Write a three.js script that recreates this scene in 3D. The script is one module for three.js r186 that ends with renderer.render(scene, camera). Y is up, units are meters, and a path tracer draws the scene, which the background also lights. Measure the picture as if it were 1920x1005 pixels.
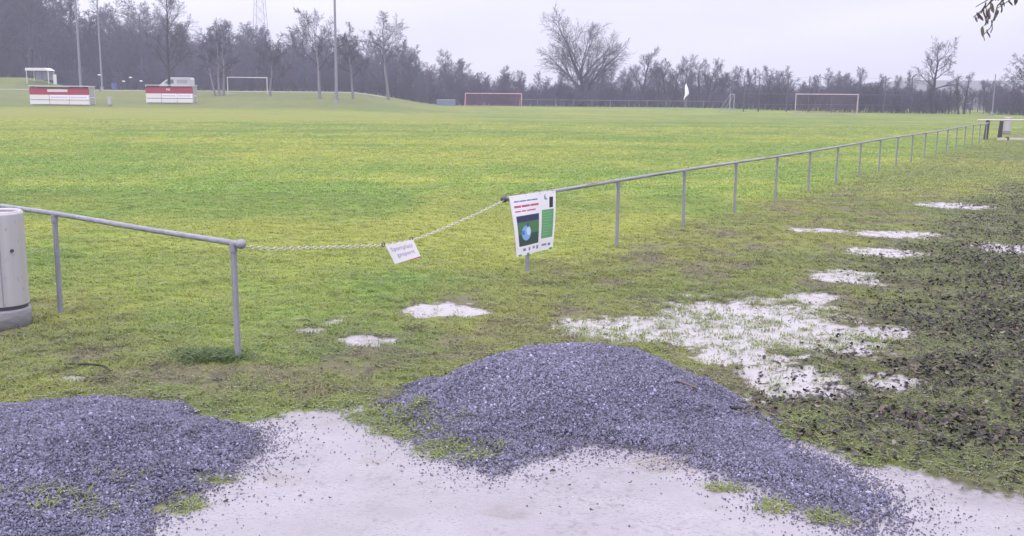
import * as THREE from 'three';
import { mergeGeometries } from 'three/addons/utils/BufferGeometryUtils.js';

// ------------------------------------------------------------------ camera, sky, sun, exposure
const scene = new THREE.Scene();
const EYE = 2.15;
const camera = new THREE.PerspectiveCamera(29.63, 1024 / 536, 0.1, 3000);
camera.position.set(0, EYE, 0);
camera.rotation.set(-Math.atan(324.5 / 1900), 0, THREE.MathUtils.degToRad(0.5), 'YXZ');

const renderer = new THREE.WebGLRenderer({ antialias: true });
renderer.toneMapping = THREE.LinearToneMapping;
renderer.toneMappingExposure = 1.44;
renderer.shadowMap.enabled = true;

let seed = 20240213;
function rnd() { seed = (seed + 0x6D2B79F5) | 0; let t = Math.imul(seed ^ (seed >>> 15), 1 | seed); t = (t + Math.imul(t ^ (t >>> 7), 61 | t)) ^ t; return ((t ^ (t >>> 14)) >>> 0) / 4294967296; }
const rr = (a, b) => a + (b - a) * rnd();
const LAT = new Float32Array(256 * 256);
for (let i = 0; i < LAT.length; i++) LAT[i] = rnd();
function vn(x, y) {                                  // value noise, 0..1
  const xi = Math.floor(x), yi = Math.floor(y); let fx = x - xi, fy = y - yi;
  fx = fx * fx * (3 - 2 * fx); fy = fy * fy * (3 - 2 * fy);
  const x0 = xi & 255, x1 = (xi + 1) & 255, y0 = (yi & 255) << 8, y1 = ((yi + 1) & 255) << 8;
  const a = LAT[y0 + x0], b = LAT[y0 + x1], c = LAT[y1 + x0], d = LAT[y1 + x1];
  return a + (b - a) * fx + (c - a) * fy + (a - b - c + d) * fx * fy;
}
function fbm(x, y, o = 4) { let s = 0, a = 0.5, t = 0; for (let i = 0; i < o; i++) { s += a * vn(x, y); t += a; a *= 0.55; x = x * 2.03 + 17.1; y = y * 2.03 + 5.7; } return s / t; }
const sm = (a, b, x) => { x = Math.min(1, Math.max(0, (x - a) / (b - a))); return x * x * (3 - 2 * x); };
const lerp = (a, b, t) => a + (b - a) * t;

{ // overcast sky: brighter overhead than at the horizon, soft cloud mottling everywhere
  const w = 512, h = 256, data = new Float32Array(w * h * 4);
  for (let j = 0; j < h; j++) for (let i = 0; i < w; i++) {
    const el = ((j + 0.5) / h - 0.5) * Math.PI, s = Math.max(0, Math.sin(el)), az = (i / w) * 2 * Math.PI;
    const cx = Math.cos(az) * Math.cos(el) * 3, cz = Math.sin(az) * Math.cos(el) * 3;
    const c = fbm(cx * 1.3 + 40 + s * 22, cz * 1.3 + 40 + s * 14, 5) - 0.5;
    const L = 0.8 * (1 + 1.65 * s) * (1 + 0.55 * c);
    const k = 4 * (j * w + i);
    data[k] = L * (1.0 + 0.06 * c); data[k + 1] = L * (0.962 + 0.05 * c); data[k + 2] = L * (1.045 - 0.1 * c); data[k + 3] = 1;
  }
  const sky = new THREE.DataTexture(data, w, h, THREE.RGBAFormat, THREE.FloatType);
  sky.mapping = THREE.EquirectangularReflectionMapping; sky.magFilter = THREE.LinearFilter; sky.needsUpdate = true;
  scene.background = sky; scene.environment = sky;
}
const sun = new THREE.DirectionalLight(0xfff3e4, 1.0);
sun.position.set(-60, 120, 40); sun.castShadow = true; sun.shadow.radius = 40;
Object.assign(sun.shadow.camera, { left: -90, right: 90, top: 90, bottom: -90, near: 1, far: 400 });
sun.shadow.mapSize.set(4096, 4096);
scene.add(sun); scene.add(sun.target); sun.target.position.set(0, 0, -60);
scene.fog = new THREE.FogExp2(new THREE.Color().setRGB(0.72, 0.76, 0.96), 0.0013);

// ------------------------------------------------------------------ helpers
const taken = new Map();
function numbered(name) { const n = taken.get(name) ?? 0; taken.set(name, n + 1); return n ? `${name}_${String(n).padStart(3, '0')}` : name; }
function info(o, label, category, group, kind) {
  if (label) o.userData.label = label; if (category) o.userData.category = category;
  if (group) o.userData.group = group; if (kind) o.userData.kind = kind; return o;
}
function thing(name, label, category, pos = [0, 0, 0], turn = 0, group) {
  const g = new THREE.Group(); g.name = numbered(name); g.position.set(...pos); g.rotation.y = turn; scene.add(g);
  return info(g, label, category, group);
}
function part(name, geo, mat, parent, pos, kind) {
  const m = new THREE.Mesh(Array.isArray(geo) ? mergeGeometries(geo.map(q => (q.index ? q.toNonIndexed() : q))) : geo, mat);
  m.name = name; m.castShadow = m.receiveShadow = true; if (pos) m.position.set(...pos); if (kind) m.userData.kind = kind;
  parent.add(m); return m;
}
const structure = (name, geo, mat) => { const m = part(numbered(name), geo, mat, scene); m.userData.kind = 'structure'; return m; };
const mat = (r, g, b, rough = 0.8, extra = {}) => new THREE.MeshStandardMaterial({ color: new THREE.Color().setRGB(r, g, b), roughness: rough, side: THREE.DoubleSide, ...extra });
const box = (w, h, d, x = 0, y = 0, z = 0) => new THREE.BoxGeometry(w, h, d).translate(x, y, z);
const V = (x, y, z) => new THREE.Vector3(x, y, z);
function tube(a, b, r0, r1 = r0, seg = 10) {
  const d = b.clone().sub(a), L = d.length();
  const q = new THREE.Quaternion().setFromUnitVectors(V(0, 1, 0), d.normalize());
  return new THREE.CylinderGeometry(r1, r0, L, seg, 1).translate(0, L / 2, 0).applyQuaternion(q).translate(a.x, a.y, a.z);
}
function tileNoise(n, f, fn) {                       // small repeating data texture
  const d = new Uint8Array(n * n * 4);
  for (let j = 0; j < n; j++) for (let i = 0; i < n; i++) { const c = fn(i, j); const k = 4 * (j * n + i); d[k] = d[k + 1] = d[k + 2] = Math.max(0, Math.min(255, c * 255)); d[k + 3] = 255; }
  const t = new THREE.DataTexture(d, n, n); t.wrapS = t.wrapT = THREE.RepeatWrapping; t.magFilter = THREE.LinearFilter; t.needsUpdate = true; return t;
}

// ------------------------------------------------------------------ the lie of the land
function elev(x, z) {
  const d = -z; if (d < 100) return 0;
  const u = x / d;
  let e = 0.3 * sm(112, 170, d);
  e += 2.1 * sm(106, 150, d) * (1 - sm(-0.165, -0.06, u));
  e += 1.8 * sm(152, 162, d) * (1 - sm(-0.475, -0.415, u));
  e += 15 * sm(172, 330, d) * (1 - sm(-0.3, -0.03, u));
  e += 4 * sm(220, 420, d) * sm(-0.1, 0.1, u);
  e += 9 * sm(420, 640, d) * sm(0.2, 0.4, u);
  return e;
}
const FD = [0.5157, -0.8568];                        // run of the long railing and of the chain
function pitchSide(x, z) {                           // metres inside the railings
  const dR = -((x + 2.24) * 0.8568 + (z + 8.07) * 0.5157);
  const dL = -((x + 2.24) * -0.6 + (z + 8.07) * 0.8);
  return Math.min(dR, dL);
}
function sdPoly(P, x, z) { // signed distance to an outline, positive inside
  const F = P.flat_ ?? (P.flat_ = Float64Array.from(P.flat())), n = F.length; let m = 1e18, c = false;
  for (let i = 0, j = n - 2; i < n; j = i, i += 2) {
    const ax = F[j], az = F[j + 1], bx = F[i], bz = F[i + 1], ex = bx - ax, ez = bz - az;
    let t = ((x - ax) * ex + (z - az) * ez) / (ex * ex + ez * ez); t = t < 0 ? 0 : t > 1 ? 1 : t;
    const px = x - ax - t * ex, pz = z - az - t * ez, q = px * px + pz * pz; if (q < m) m = q;
    if ((bz > z) !== (az > z) && x < ((ax - bx) * (z - bz)) / (az - bz) + bx) c = !c;
  }
  m = Math.sqrt(m); return c ? m : -m;
}
const PATH = [[-1.95, -6.3], [-1.76, -6.5], [-1.53, -6.72], [-1.17, -6.82], [-0.84, -6.6], [-0.35, -6.1], [0.2, -6.2], [0.9, -6.3], [1.5, -6.62], [1.75, -6.6], [1.86, -6.2], [2.02, -5.95], [2.2, -5.78], [2.42, -5.52], [2.68, -5.3], [2.95, -5.2], [6, -4.4], [9, 1], [-9, 1], [-6, -4.2], [-2.6, -4.6], [-1.9, -5.3]];
const LITTER = [[13.2, -26.5], [9.4, -21], [6.0, -15.2], [4.6, -12.4], [3.3, -9.6], [2.5, -8], [2.0, -6.95], [2.15, -5.9], [2.7, -5.35], [6, -4.4], [20, -8], [24, -26]];
const HEAP_A = [[-6.5, -6.6], [-3.42, -6.75], [-2.91, -6.95], [-2.32, -6.85], [-1.99, -6.5], [-1.63, -6.3], [-1.5, -5.95], [-1.62, -5.5], [-1.75, -5.1], [-1.9, -4.3], [-2.6, -3.6], [-6.5, -3.6]];
const HEAP_B = [[-0.96, -6.83], [-0.84, -6.48], [-0.52, -6.07], [-0.3, -5.74], [-0.06, -5.62], [0.17, -5.86], [0.48, -6.02], [0.8, -6.0], [1.1, -5.72], [1.35, -5.42], [1.5, -5.1], [1.74, -4.75], [2.02, -4.85], [2.1, -5.2], [2.05, -5.6], [1.83, -6.13], [1.74, -6.6], [1.68, -7.2], [1.35, -7.85], [0.7, -8.3], [0.1, -8.3], [-0.4, -7.8], [-0.8, -7.2]];
const heapA = (x, z) => { if (z < -7.3 || x > -1.2) return -1; const d = sdPoly(HEAP_A, x, z) + 0.24 * (fbm(x * 3.4, z * 3.4, 4) - 0.5); return d > 0 ? 0.235 * sm(-0.12, 0.95, d) * (0.85 + 0.3 * fbm(x * 1.5 + 3, z * 1.5, 3)) : -1; };
const heapB = (x, z) => { if (z < -8.6 || x < -1.2 || x > 2.4) return -1; const d = sdPoly(HEAP_B, x, z) + 0.34 * (fbm(x * 3.4 + 9, z * 3.4, 4) - 0.5); const c = Math.exp(-(((x - 0.38) / 1.2) ** 4 + ((z + 7.2) / 0.85) ** 2)); return d > 0 ? (0.075 + 0.235 * c) * sm(-0.1, 0.78, d) * (0.92 + 0.16 * fbm(x * 2 + 3, z * 2, 3)) : -1; };
// puddles: centre, radii, how much grass still stands in it
const PUDDLES = [
  [8.95, -20.6, 0.72, 0.62, 0.1], [6.15, -16.2, 0.75, 0.45, 0.15], [5.1, -16.55, 0.65, 0.28, 0.3], [5.35, -14.2, 0.5, 0.48, 0.2], [7.25, -14.7, 0.46, 0.62, 0.3],
  [4.05, -12.2, 0.5, 0.55, 0.4], [2.3, -9.5, 1.0, 1.35, 0.85], [1.15, -9.35, 0.8, 0.55, 1.0], [-0.66, -10.05, 0.42, 0.32, 0.1],
  [-1.7, -9.5, 0.1, 0.2, 0.2], [-1.28, -8.72, 0.22, 0.2, 0.2], [-1.88, -9.1, 0.15, 0.14, 0.3], [3.0, -8.7, 0.35, 0.35, 0.7], [-3.35, -7.4, 0.1, 0.07, 0.2], [2.2, -7.6, 0.5, 0.6, 0.6], [3.3, -9.3, 0.5, 0.3, 0.8], [2.9, -7.6, 0.25, 0.3, 0.8], [1.9, -8.4, 0.4, 0.4, 0.6], [3.3, -10.9, 0.35, 0.3, 0.5],
];
let wetGrass = 1;
function wet(x, z) { // depth of the hollows, 0..1; leaves the grass left there in wetGrass
  let w = 0; wetGrass = 1; if (z < -22 || z > -6.4) return 0;
  for (let i = 0; i < PUDDLES.length; i++) {
    const P = PUDDLES[i], dx = (x - P[0]) / P[2], dz = (z - P[1]) / P[3], q2 = dx * dx + dz * dz; if (q2 > 4) continue;
    const q = Math.sqrt(q2) + 0.9 * (fbm(x * 3.1 + 7, z * 4.2, 3) - 0.5) + 0.7 * (fbm(x * 11 + 3, z * 14, 2) - 0.5);
    const v = 1 - sm(0.55, 1.25, q); if (v > w) { w = v; wetGrass = lerp(1, P[4] * 0.4, sm(0, 0.6, v)); }
  }
  return w;
}
const GRASSY = [[-0.62, -6.35, 0.3, 0.2], [-0.35, -6.0, 0.25, 0.18], [-0.2, -5.88, 0.2, 0.12], [-0.8, -6.6, 0.3, 0.2], [1.42, -5.12, 0.1, 0.1], [1.68, -5.0, 0.15, 0.12], [1.2, -5.38, 0.12, 0.06], [1.87, -6.28, 0.12, 0.1], [-2.2, -4.85, 0.28, 0.14], [-2.0, -5.2, 0.25, 0.1], [-2.45, -4.75, 0.2, 0.12], [-1.75, -5.45, 0.2, 0.1], [2.15, -5.8, 0.12, 0.08], [-1.75, -5.05, 0.15, 0.1], [2.05, -6.5, 0.2, 0.2]];
const grassy = (x, z) => { let m = 0; if (z < -7.2) return 0; for (let i = 0; i < GRASSY.length; i++) { const P = GRASSY[i], ax = (x - P[0]) / P[2], az = (z - P[1]) / P[3], q = ax * ax + az * az; if (q < 2) m = Math.max(m, 1 - sm(0.2, 1.4, q + 1.2 * (vn(x * 14, z * 14) - 0.5))); } return m; };
const pathness = (x, z) => z < -7.6 || z > 1 ? 0 : sm(-0.035, 0.045, sdPoly(PATH, x, z) + 0.34 * (fbm(x * 3.3, z * 3.3, 4) - 0.5) + 0.16 * (fbm(x * 19, z * 19, 3) - 0.5));
const litterness = (x, z) => (z < -29 || x < 1.2 ? 0 : sm(-0.9, 0.9, sdPoly(LITTER, x, z) + 1.3 * (fbm(x * 0.9, z * 0.9, 4) - 0.5)));

const NEAR = { x0: -9, x1: 15, z0: -29, z1: -1 };
function relief(x, z) {
  const e = Math.min(x - NEAR.x0, NEAR.x1 - x, z - NEAR.z0, NEAR.z1 - z); if (e <= 0) return 0;
  const f = sm(0, 1.5, e), p = pathness(x, z), w = wet(x, z);
  return f * (0.05 * (fbm(x * 1.1, z * 1.1, 3) - 0.5) * (1 - p) * (1 - w) + (0.03 * (1 - 0.8 * p)) * (fbm(x * 6.5, z * 6.5, 3) - 0.5) + 0.06 * w * (fbm(x * 13, z * 13, 2) - 0.5) - 0.026 * w - 0.012 * p);
}
const ground = (x, z) => elev(x, z) + relief(x, z);

// what the ground is made of at a spot: colour (linear), roughness, how thick the grass stands
const MIX = [0, 0, 0, 0, 0];
function soil(x, z, fine) {
  const d = -z, s = pitchSide(x, z), p = sm(-0.6, 0.9, s + 1.2 * (fbm(x * 1.3, z * 1.3, 3) - 0.5));
  const n1 = fbm(x * 0.13 + 3, z * 0.13, 4), n2 = fbm(x * 0.8 + 11, z * 0.45, 4), n3 = fine ? fbm(x * 7, z * 7, 3) : 0.5, n4 = fine ? vn(x * 31, z * 31) : 0.5;
  const streak = fbm(x * 0.06 + 2, z * 0.42 + 9, 4);
  // turf: green to straw
  const ye = sm(0.38, 0.68, 0.36 * n1 + 0.32 * n2 + 0.37 * streak + (p > 0.5 ? 0 : 0.02) + 0.3 * Math.exp(-Math.pow((d - 96) / 15, 2)) * sm(0.1, -0.25, x / Math.max(d, 1)));
  let r = lerp(0.103, 0.2, ye), g = lerp(0.172, 0.226, ye), b = lerp(0.018, 0.033, ye);
  // outside the railing: duller, mossy
  const o = 1 - p;
  r = lerp(r, lerp(0.075, 0.145, n2), 0.72 * o); g = lerp(g, lerp(0.105, 0.15, n2), 0.72 * o); b = lerp(b, 0.027, 0.72 * o);
  let rough = 0.95, grass = 1;
  const bare = o * sm(0.5, 0.72, fbm(x * 1.7 + 31, z * 1.7 + 4, 4) + 0.05 * (n3 - 0.5)) * (z > -24 ? 1 : 0.3);
  r = lerp(r, 0.095, bare * 0.75); g = lerp(g, 0.078, bare * 0.75); b = lerp(b, 0.06, bare * 0.75); grass *= 1 - 0.7 * bare;
  const clod = o * sm(0.62, 0.74, fbm(x * 5.3 + 61, z * 5.3 + 14, 3)); r = lerp(r, 0.04, clod * 0.7); g = lerp(g, 0.036, clod * 0.7); b = lerp(b, 0.026, clod * 0.7); grass *= 1 - 0.6 * clod;
  const k = 0.72 + 0.4 * n3 + 0.18 * n4; r *= k; g *= k; b *= k;
  if (z > NEAR.z0 && x > NEAR.x0 && x < NEAR.x1) {
    const L = litterness(x, z), w = wet(x, z), gl = wetGrass, p0 = pathness(x, z), pa = p0 > 0 ? p0 * (1 - 0.9 * grassy(x, z)) : 0;
    if (L > 0) { const q = 0.75 * L, m = 0.4 + 1.2 * n3; r = lerp(r, 0.062 * m, q); g = lerp(g, 0.078 * m, q); b = lerp(b, 0.03 * m, q); grass *= 1 - 0.25 * L; }
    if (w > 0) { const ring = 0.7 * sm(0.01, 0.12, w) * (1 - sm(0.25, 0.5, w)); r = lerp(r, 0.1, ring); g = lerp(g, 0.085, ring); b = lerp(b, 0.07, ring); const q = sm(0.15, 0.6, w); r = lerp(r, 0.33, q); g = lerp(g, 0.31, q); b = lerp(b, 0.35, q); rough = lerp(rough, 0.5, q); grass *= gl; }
    if (pa > 0) {
      const m = 0.86 + 0.16 * n3 + 0.12 * (fbm(x * 1.6 + 70, z * 2.6, 4) - 0.5) * 2 - 0.22 * sm(0.66, 0.85, vn(x * 42, z * 42)) * sm(0.4, 0.6, fbm(x * 2.2 + 8, z * 2.2, 3));
      const tan = sm(0.62, 0.85, fbm(x * 2.4 + 90, z * 4 + 3, 4) + 0.35 * Math.exp(-(((x - 0.9) / 0.4) ** 2 + ((z + 5.8) / 0.16) ** 2)) - 0.04) * (0.6 + 0.8 * (n4 - 0.3));
      r = lerp(r, lerp(0.258, 0.19, tan) * m, pa); g = lerp(g, lerp(0.243, 0.17, tan) * m, pa); b = lerp(b, lerp(0.287, 0.17, tan) * m, pa); rough = lerp(rough, 0.1 + 0.3 * sm(0.35, 0.7, fbm(x * 1.9 + 4, z * 3.1, 3)), pa); grass *= 1 - pa;
    }
  }
  if (d > 112) { const q = 0.6 * sm(112, 122, d) * sm(0.0, -0.15, x / d); r = lerp(r, 0.115, q); g = lerp(g, 0.128, q); b = lerp(b, 0.05, q); }
  if (d > 165) { const q = sm(165, 185, d); r = lerp(r, 0.075, q); g = lerp(g, 0.065, q); b = lerp(b, 0.055, q); }
  MIX[0] = r; MIX[1] = g; MIX[2] = b; MIX[3] = rough; MIX[4] = grass; return MIX;
}
const enc = v => { v = Math.max(0, Math.min(1, v)); return Math.round(255 * (v <= 0.0031308 ? 12.92 * v : 1.055 * Math.pow(v, 1 / 2.4) - 0.055)); };
function soilMaps(n, x0, x1, z0, z1, fine) {
  const c = new Uint8Array(n * n * 4), ro = new Uint8Array(n * n * 4);
  for (let j = 0; j < n; j++) for (let i = 0; i < n; i++) {
    const x = x0 + ((i + 0.5) / n) * (x1 - x0), z = z1 + ((j + 0.5) / n) * (z0 - z1), k = 4 * (j * n + i), s = soil(x, z, fine);
    c[k] = enc(s[0]); c[k + 1] = enc(s[1]); c[k + 2] = enc(s[2]); c[k + 3] = 255; ro[k] = ro[k + 1] = ro[k + 2] = s[3] * 255; ro[k + 3] = 255;
  }
  const mk = (d, srgb) => { const t = new THREE.DataTexture(d, n, n); t.magFilter = THREE.LinearFilter; if (srgb) t.colorSpace = THREE.SRGBColorSpace; t.needsUpdate = true; return t; };
  return [mk(c, true), mk(ro, false)];
}
function sheet(xs, zs, h, uvx0, uvx1, uvz0, uvz1, skip) {
  const nx = xs.length, nz = zs.length, pos = new Float32Array(nx * nz * 3), uv = new Float32Array(nx * nz * 2), idx = [];
  for (let j = 0; j < nz; j++) for (let i = 0; i < nx; i++) {
    const k = j * nx + i, x = xs[i], z = zs[j];
    pos[3 * k] = x; pos[3 * k + 1] = h(x, z); pos[3 * k + 2] = z; uv[2 * k] = (x - uvx0) / (uvx1 - uvx0); uv[2 * k + 1] = (uvz1 - z) / (uvz1 - uvz0);
  }
  for (let j = 0; j + 1 < nz; j++) for (let i = 0; i + 1 < nx; i++) {
    if (skip && skip((xs[i] + xs[i + 1]) / 2, (zs[j] + zs[j + 1]) / 2)) continue;
    const a = j * nx + i, b = a + 1, c = a + nx, d = c + 1; idx.push(a, b, c, b, d, c);
  }
  const g = new THREE.BufferGeometry();
  g.setAttribute('position', new THREE.BufferAttribute(pos, 3)); g.setAttribute('uv', new THREE.BufferAttribute(uv, 2)); g.setIndex(idx); g.computeVertexNormals(); return g;
}
const span = (a, b, n) => Array.from({ length: n + 1 }, (_, i) => a + ((b - a) * i) / n);
{
  const [c, ro] = soilMaps(2048, NEAR.x0, NEAR.x1, NEAR.z0, NEAR.z1, true);
  const bump = tileNoise(256, 1, (i, j) => LAT[((j & 255) << 8) + (i & 255)]); bump.repeat.set(12, 14);
  structure('ground', sheet(span(NEAR.x0, NEAR.x1, 440), span(NEAR.z1, NEAR.z0, 520), ground, NEAR.x0, NEAR.x1, NEAR.z0, NEAR.z1),
    new THREE.MeshStandardMaterial({ map: c, roughnessMap: ro, roughness: 1, bumpMap: bump, bumpScale: 0.004, side: THREE.DoubleSide }));
  const [cf] = soilMaps(1536, -125, 125, -185, 20, true);
  const bump2 = bump.clone(); bump2.repeat.set(150, 130); bump2.needsUpdate = true;
  const xs = [...span(-700, -130, 12), ...span(-125, NEAR.x0, 46), ...span(NEAR.x0 + 2, NEAR.x1, 11), ...span(18, 125, 44), ...span(150, 700, 12)];
  const zs = [...span(200, 25, 4), ...span(20, NEAR.z1, 5), ...span(-5, NEAR.z0, 6), ...span(-33, -200, 84), ...span(-208, -760, 40)];
  structure('pitch', sheet(xs, zs, elev, -125, 125, -185, 20, (x, z) => x > NEAR.x0 && x < NEAR.x1 && z > NEAR.z0 && z < NEAR.z1),
    new THREE.MeshStandardMaterial({ map: cf, roughness: 0.95, bumpMap: bump2, bumpScale: 0.03, side: THREE.DoubleSide }));
  // pale gravel track along the top of the far bank
  const tp = [], ti = []; const N = 60;
  for (let i = 0; i <= N; i++) { const x = lerp(-95, -18, i / N); for (const z of [-147, -149, -151.5]) tp.push(x, elev(x, z) + 0.03, z); }
  for (let i = 0; i < N; i++) for (let k = 0; k < 2; k++) { const a = i * 3 + k; ti.push(a, a + 3, a + 1, a + 1, a + 3, a + 4); }
  const tg = new THREE.BufferGeometry(); tg.setAttribute('position', new THREE.Float32BufferAttribute(tp, 3)); tg.setIndex(ti); tg.computeVertexNormals();
  structure('track', tg, mat(0.42, 0.38, 0.37, 0.9));
}

// ------------------------------------------------------------------ puddles
const waterMat = new THREE.MeshPhysicalMaterial({ color: new THREE.Color().setRGB(0.3, 0.285, 0.325), roughness: 0.05, ior: 1.33, side: THREE.DoubleSide });
PUDDLES.forEach(([cx, cz, rx, rz], i) => {
  const P = [], n = 40;
  for (let k = 0; k < n; k++) { const a = (k / n) * Math.PI * 2, q = 1.5 + 0.4 * (vn(Math.cos(a) * 2 + i * 7 + 50, Math.sin(a) * 2 + 50) - 0.5); P.push(new THREE.Vector2(cx + Math.cos(a) * rx * q, -(cz + Math.sin(a) * rz * q))); }
  const g = new THREE.ShapeGeometry(new THREE.Shape(P)); g.rotateX(-Math.PI / 2);
  structure('puddle', g, waterMat).position.y = -0.019 - 0.0007 * i;
});

// ------------------------------------------------------------------ gravel heaps
const stoneGeos = [0, 1, 2].map(k => {
  const g = new THREE.IcosahedronGeometry(1, 0), p = g.attributes.position, m = new Map();
  for (let i = 0; i < p.count; i++) {
    const key = `${p.getX(i).toFixed(2)},${p.getY(i).toFixed(2)},${p.getZ(i).toFixed(2)}`;
    if (!m.has(key)) m.set(key, [rr(0.65, 1.3), rr(0.65, 1.3), rr(0.65, 1.3)]);
    const s = m.get(key); p.setXYZ(i, p.getX(i) * s[0] * (1 + 0.2 * k), p.getY(i) * s[1] * 0.75, p.getZ(i) * s[2]);
  }
  g.computeVertexNormals(); return g;
});
const stoneMat = mat(1, 1, 1, 0.75);
const ONE = new THREE.Matrix4(), QQ = new THREE.Quaternion(), EE = new THREE.Euler(), PP = V(0, 0, 0), SS = V(1, 1, 1), CC = new THREE.Color();
function instances(name, geo, material, list, parent) {        // list: [x,y,z,rx,ry,rz,sx,sy,sz,r,g,b]
  const m = new THREE.InstancedMesh(geo, material, list.length); m.name = name; m.castShadow = m.receiveShadow = true; m.userData.kind = 'stuff';
  list.forEach((a, i) => {
    QQ.setFromEuler(EE.set(a[3], a[4], a[5], 'YXZ')); m.setMatrixAt(i, ONE.compose(PP.set(a[0], a[1], a[2]), QQ, SS.set(a[6], a[7], a[8]))); m.setColorAt(i, CC.setRGB(a[9], a[10], a[11]));
  });
  parent.add(m); return m;
}
function stoneTint() { const v = (0.35 + 1.05 * Math.pow(rnd(), 1.2)) * (rnd() < 0.07 ? 1.9 : 1); return [0.134 * v, 0.131 * v, 0.21 * v]; }
function stone(x, y, z, s) { const c = stoneTint(), dirt = 0.68 + 0.64 * fbm(x * 2.3 + 33, z * 2.3 + 8, 3); if (rnd() < 0.05 && s > 0.005) s *= 1.6; return [x, y, z, rr(0, 6.3), rr(0, 6.3), rr(0, 6.3), s * rr(0.6, 1.3), s * rr(0.6, 1.2), s * rr(0.6, 1.3), c[0] * dirt, c[1] * dirt, c[2] * (dirt * 0.9 + 0.1)]; }
function gravelHeap(name, label, hf, poly, x0, x1, z0, z1, count) {
  const g = thing(name, label, 'gravel heap');
  const nx = Math.round((x1 - x0) / 0.05), nz = Math.round((z1 - z0) / 0.05);
  const geo = sheet(span(x0, x1, nx), span(z1, z0, nz), (x, z) => { const h = hf(x, z); return h > 0.03 ? relief(x, z) + h - 0.004 : relief(x, z) - 0.05; }, x0, x1, z0, z1, (x, z) => hf(x, z) < -0.5 && sdPoly(poly, x, z) < -0.15);
  part('mound', geo, mat(0.1, 0.098, 0.165, 0.9), g);
  const L = [[], [], []];
  for (let i = 0; i < count; i++) {
    const x = rr(x0 - 0.4, x1 + 0.4), z = rr(z0 - 0.4, z1 + 0.4), h = hf(x, z);
    if (h > 0) { if (rnd() > 0.1 + h * 26) continue; if (grassy(x, z) > 0.6 && rnd() < 0.6) continue; L[i % 3].push(stone(x, relief(x, z) + h + 0.002, z, rr(0.0042, 0.0098))); }
    else {
      const d = -sdPoly(poly, x, z); const k = Math.exp(-d * 10) * 0.42 * (pathness(x, z) > 0.5 ? 1 : 0.35);
      if (rnd() < k * (0.4 + 1.2 * vn(x * 9, z * 9))) L[i % 3].push(stone(x, ground(x, z) + 0.002, z, rr(0.0025, 0.0068)));
    }
  }
  L.forEach((l, k) => instances('stones', stoneGeos[k], stoneMat, l, g));
  return g;
}
gravelHeap('gravel_heap', 'blue grey gravel heap at the left edge, below the railing end post', heapA, HEAP_A, -4.6, -1.4, -7.1, -3.6, 260000);
gravelHeap('gravel_heap', 'larger blue grey gravel heap in the middle foreground, tailing off to the right', heapB, HEAP_B, -1.15, 2.25, -8.5, -4.6, 300000);
{ // loose stones on the pale path
  const L = [];
  for (let i = 0; i < 8000; i++) {
    const x = rr(-3, 4), z = rr(-6.9, -3.9); if (pathness(x, z) < 0.6) continue;
    const k = 0.025 + 0.4 * sm(0.55, 0.75, fbm(x * 1.4 + 5, z * 1.4 + 2, 3)) * sm(0.2, -0.9, x) * sm(-5.9, -5.2, z) * 1.3 + 0.4 * sm(2.1, 3.0, x) * sm(0.45, 0.7, vn(x * 3, z * 3));
    if (rnd() < k) { const s = stone(x, ground(x, z) + 0.002, z, rr(0.0025, 0.007)); const q = rr(1, 2.2); s[9] *= q * 1.1; s[10] *= q; s[11] *= q * 0.8; L.push(s); }
  }
  const o = instances('loose_stones', stoneGeos[1], stoneMat, L, scene); o.userData.label = 'small loose stones scattered over the pale wet path'; o.userData.category = 'stones';
}

// ------------------------------------------------------------------ grass and leaf litter
function tuft(blades, h, spread, width) {
  const pos = [], idx = [];
  for (let i = 0; i < blades; i++) {
    const a = rr(0, 6.283), r = spread * Math.sqrt(rnd()), bx = Math.cos(a) * r, bz = Math.sin(a) * r, f = rr(0, 6.283), hh = h * rr(0.55, 1.15), lean = hh * rr(0.5, 1.8), w = width * rr(0.7, 1.2) / 2;
    const dx = Math.cos(f), dz = Math.sin(f), n = pos.length / 3;
    for (const [t, ww] of [[0, 1], [0.55, 0.85], [1, 0]]) {
      const ox = bx + dx * lean * t * t, oy = hh * t * (1 - 0.25 * t), oz = bz + dz * lean * t * t;
      if (ww) pos.push(ox - dz * w * ww, oy, oz + dx * w * ww, ox + dz * w * ww, oy, oz - dx * w * ww); else pos.push(ox, oy, oz);
    }
    idx.push(n, n + 1, n + 2, n + 1, n + 3, n + 2, n + 2, n + 3, n + 4);
  }
  const g = new THREE.BufferGeometry(); g.setAttribute('position', new THREE.Float32BufferAttribute(pos, 3)); g.setIndex(idx); g.computeVertexNormals(); return g;
}
const grassMat = new THREE.MeshPhysicalMaterial({ color: 0xffffff, roughness: 0.95, transmission: 0.45, thickness: 0, side: THREE.DoubleSide });
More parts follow.
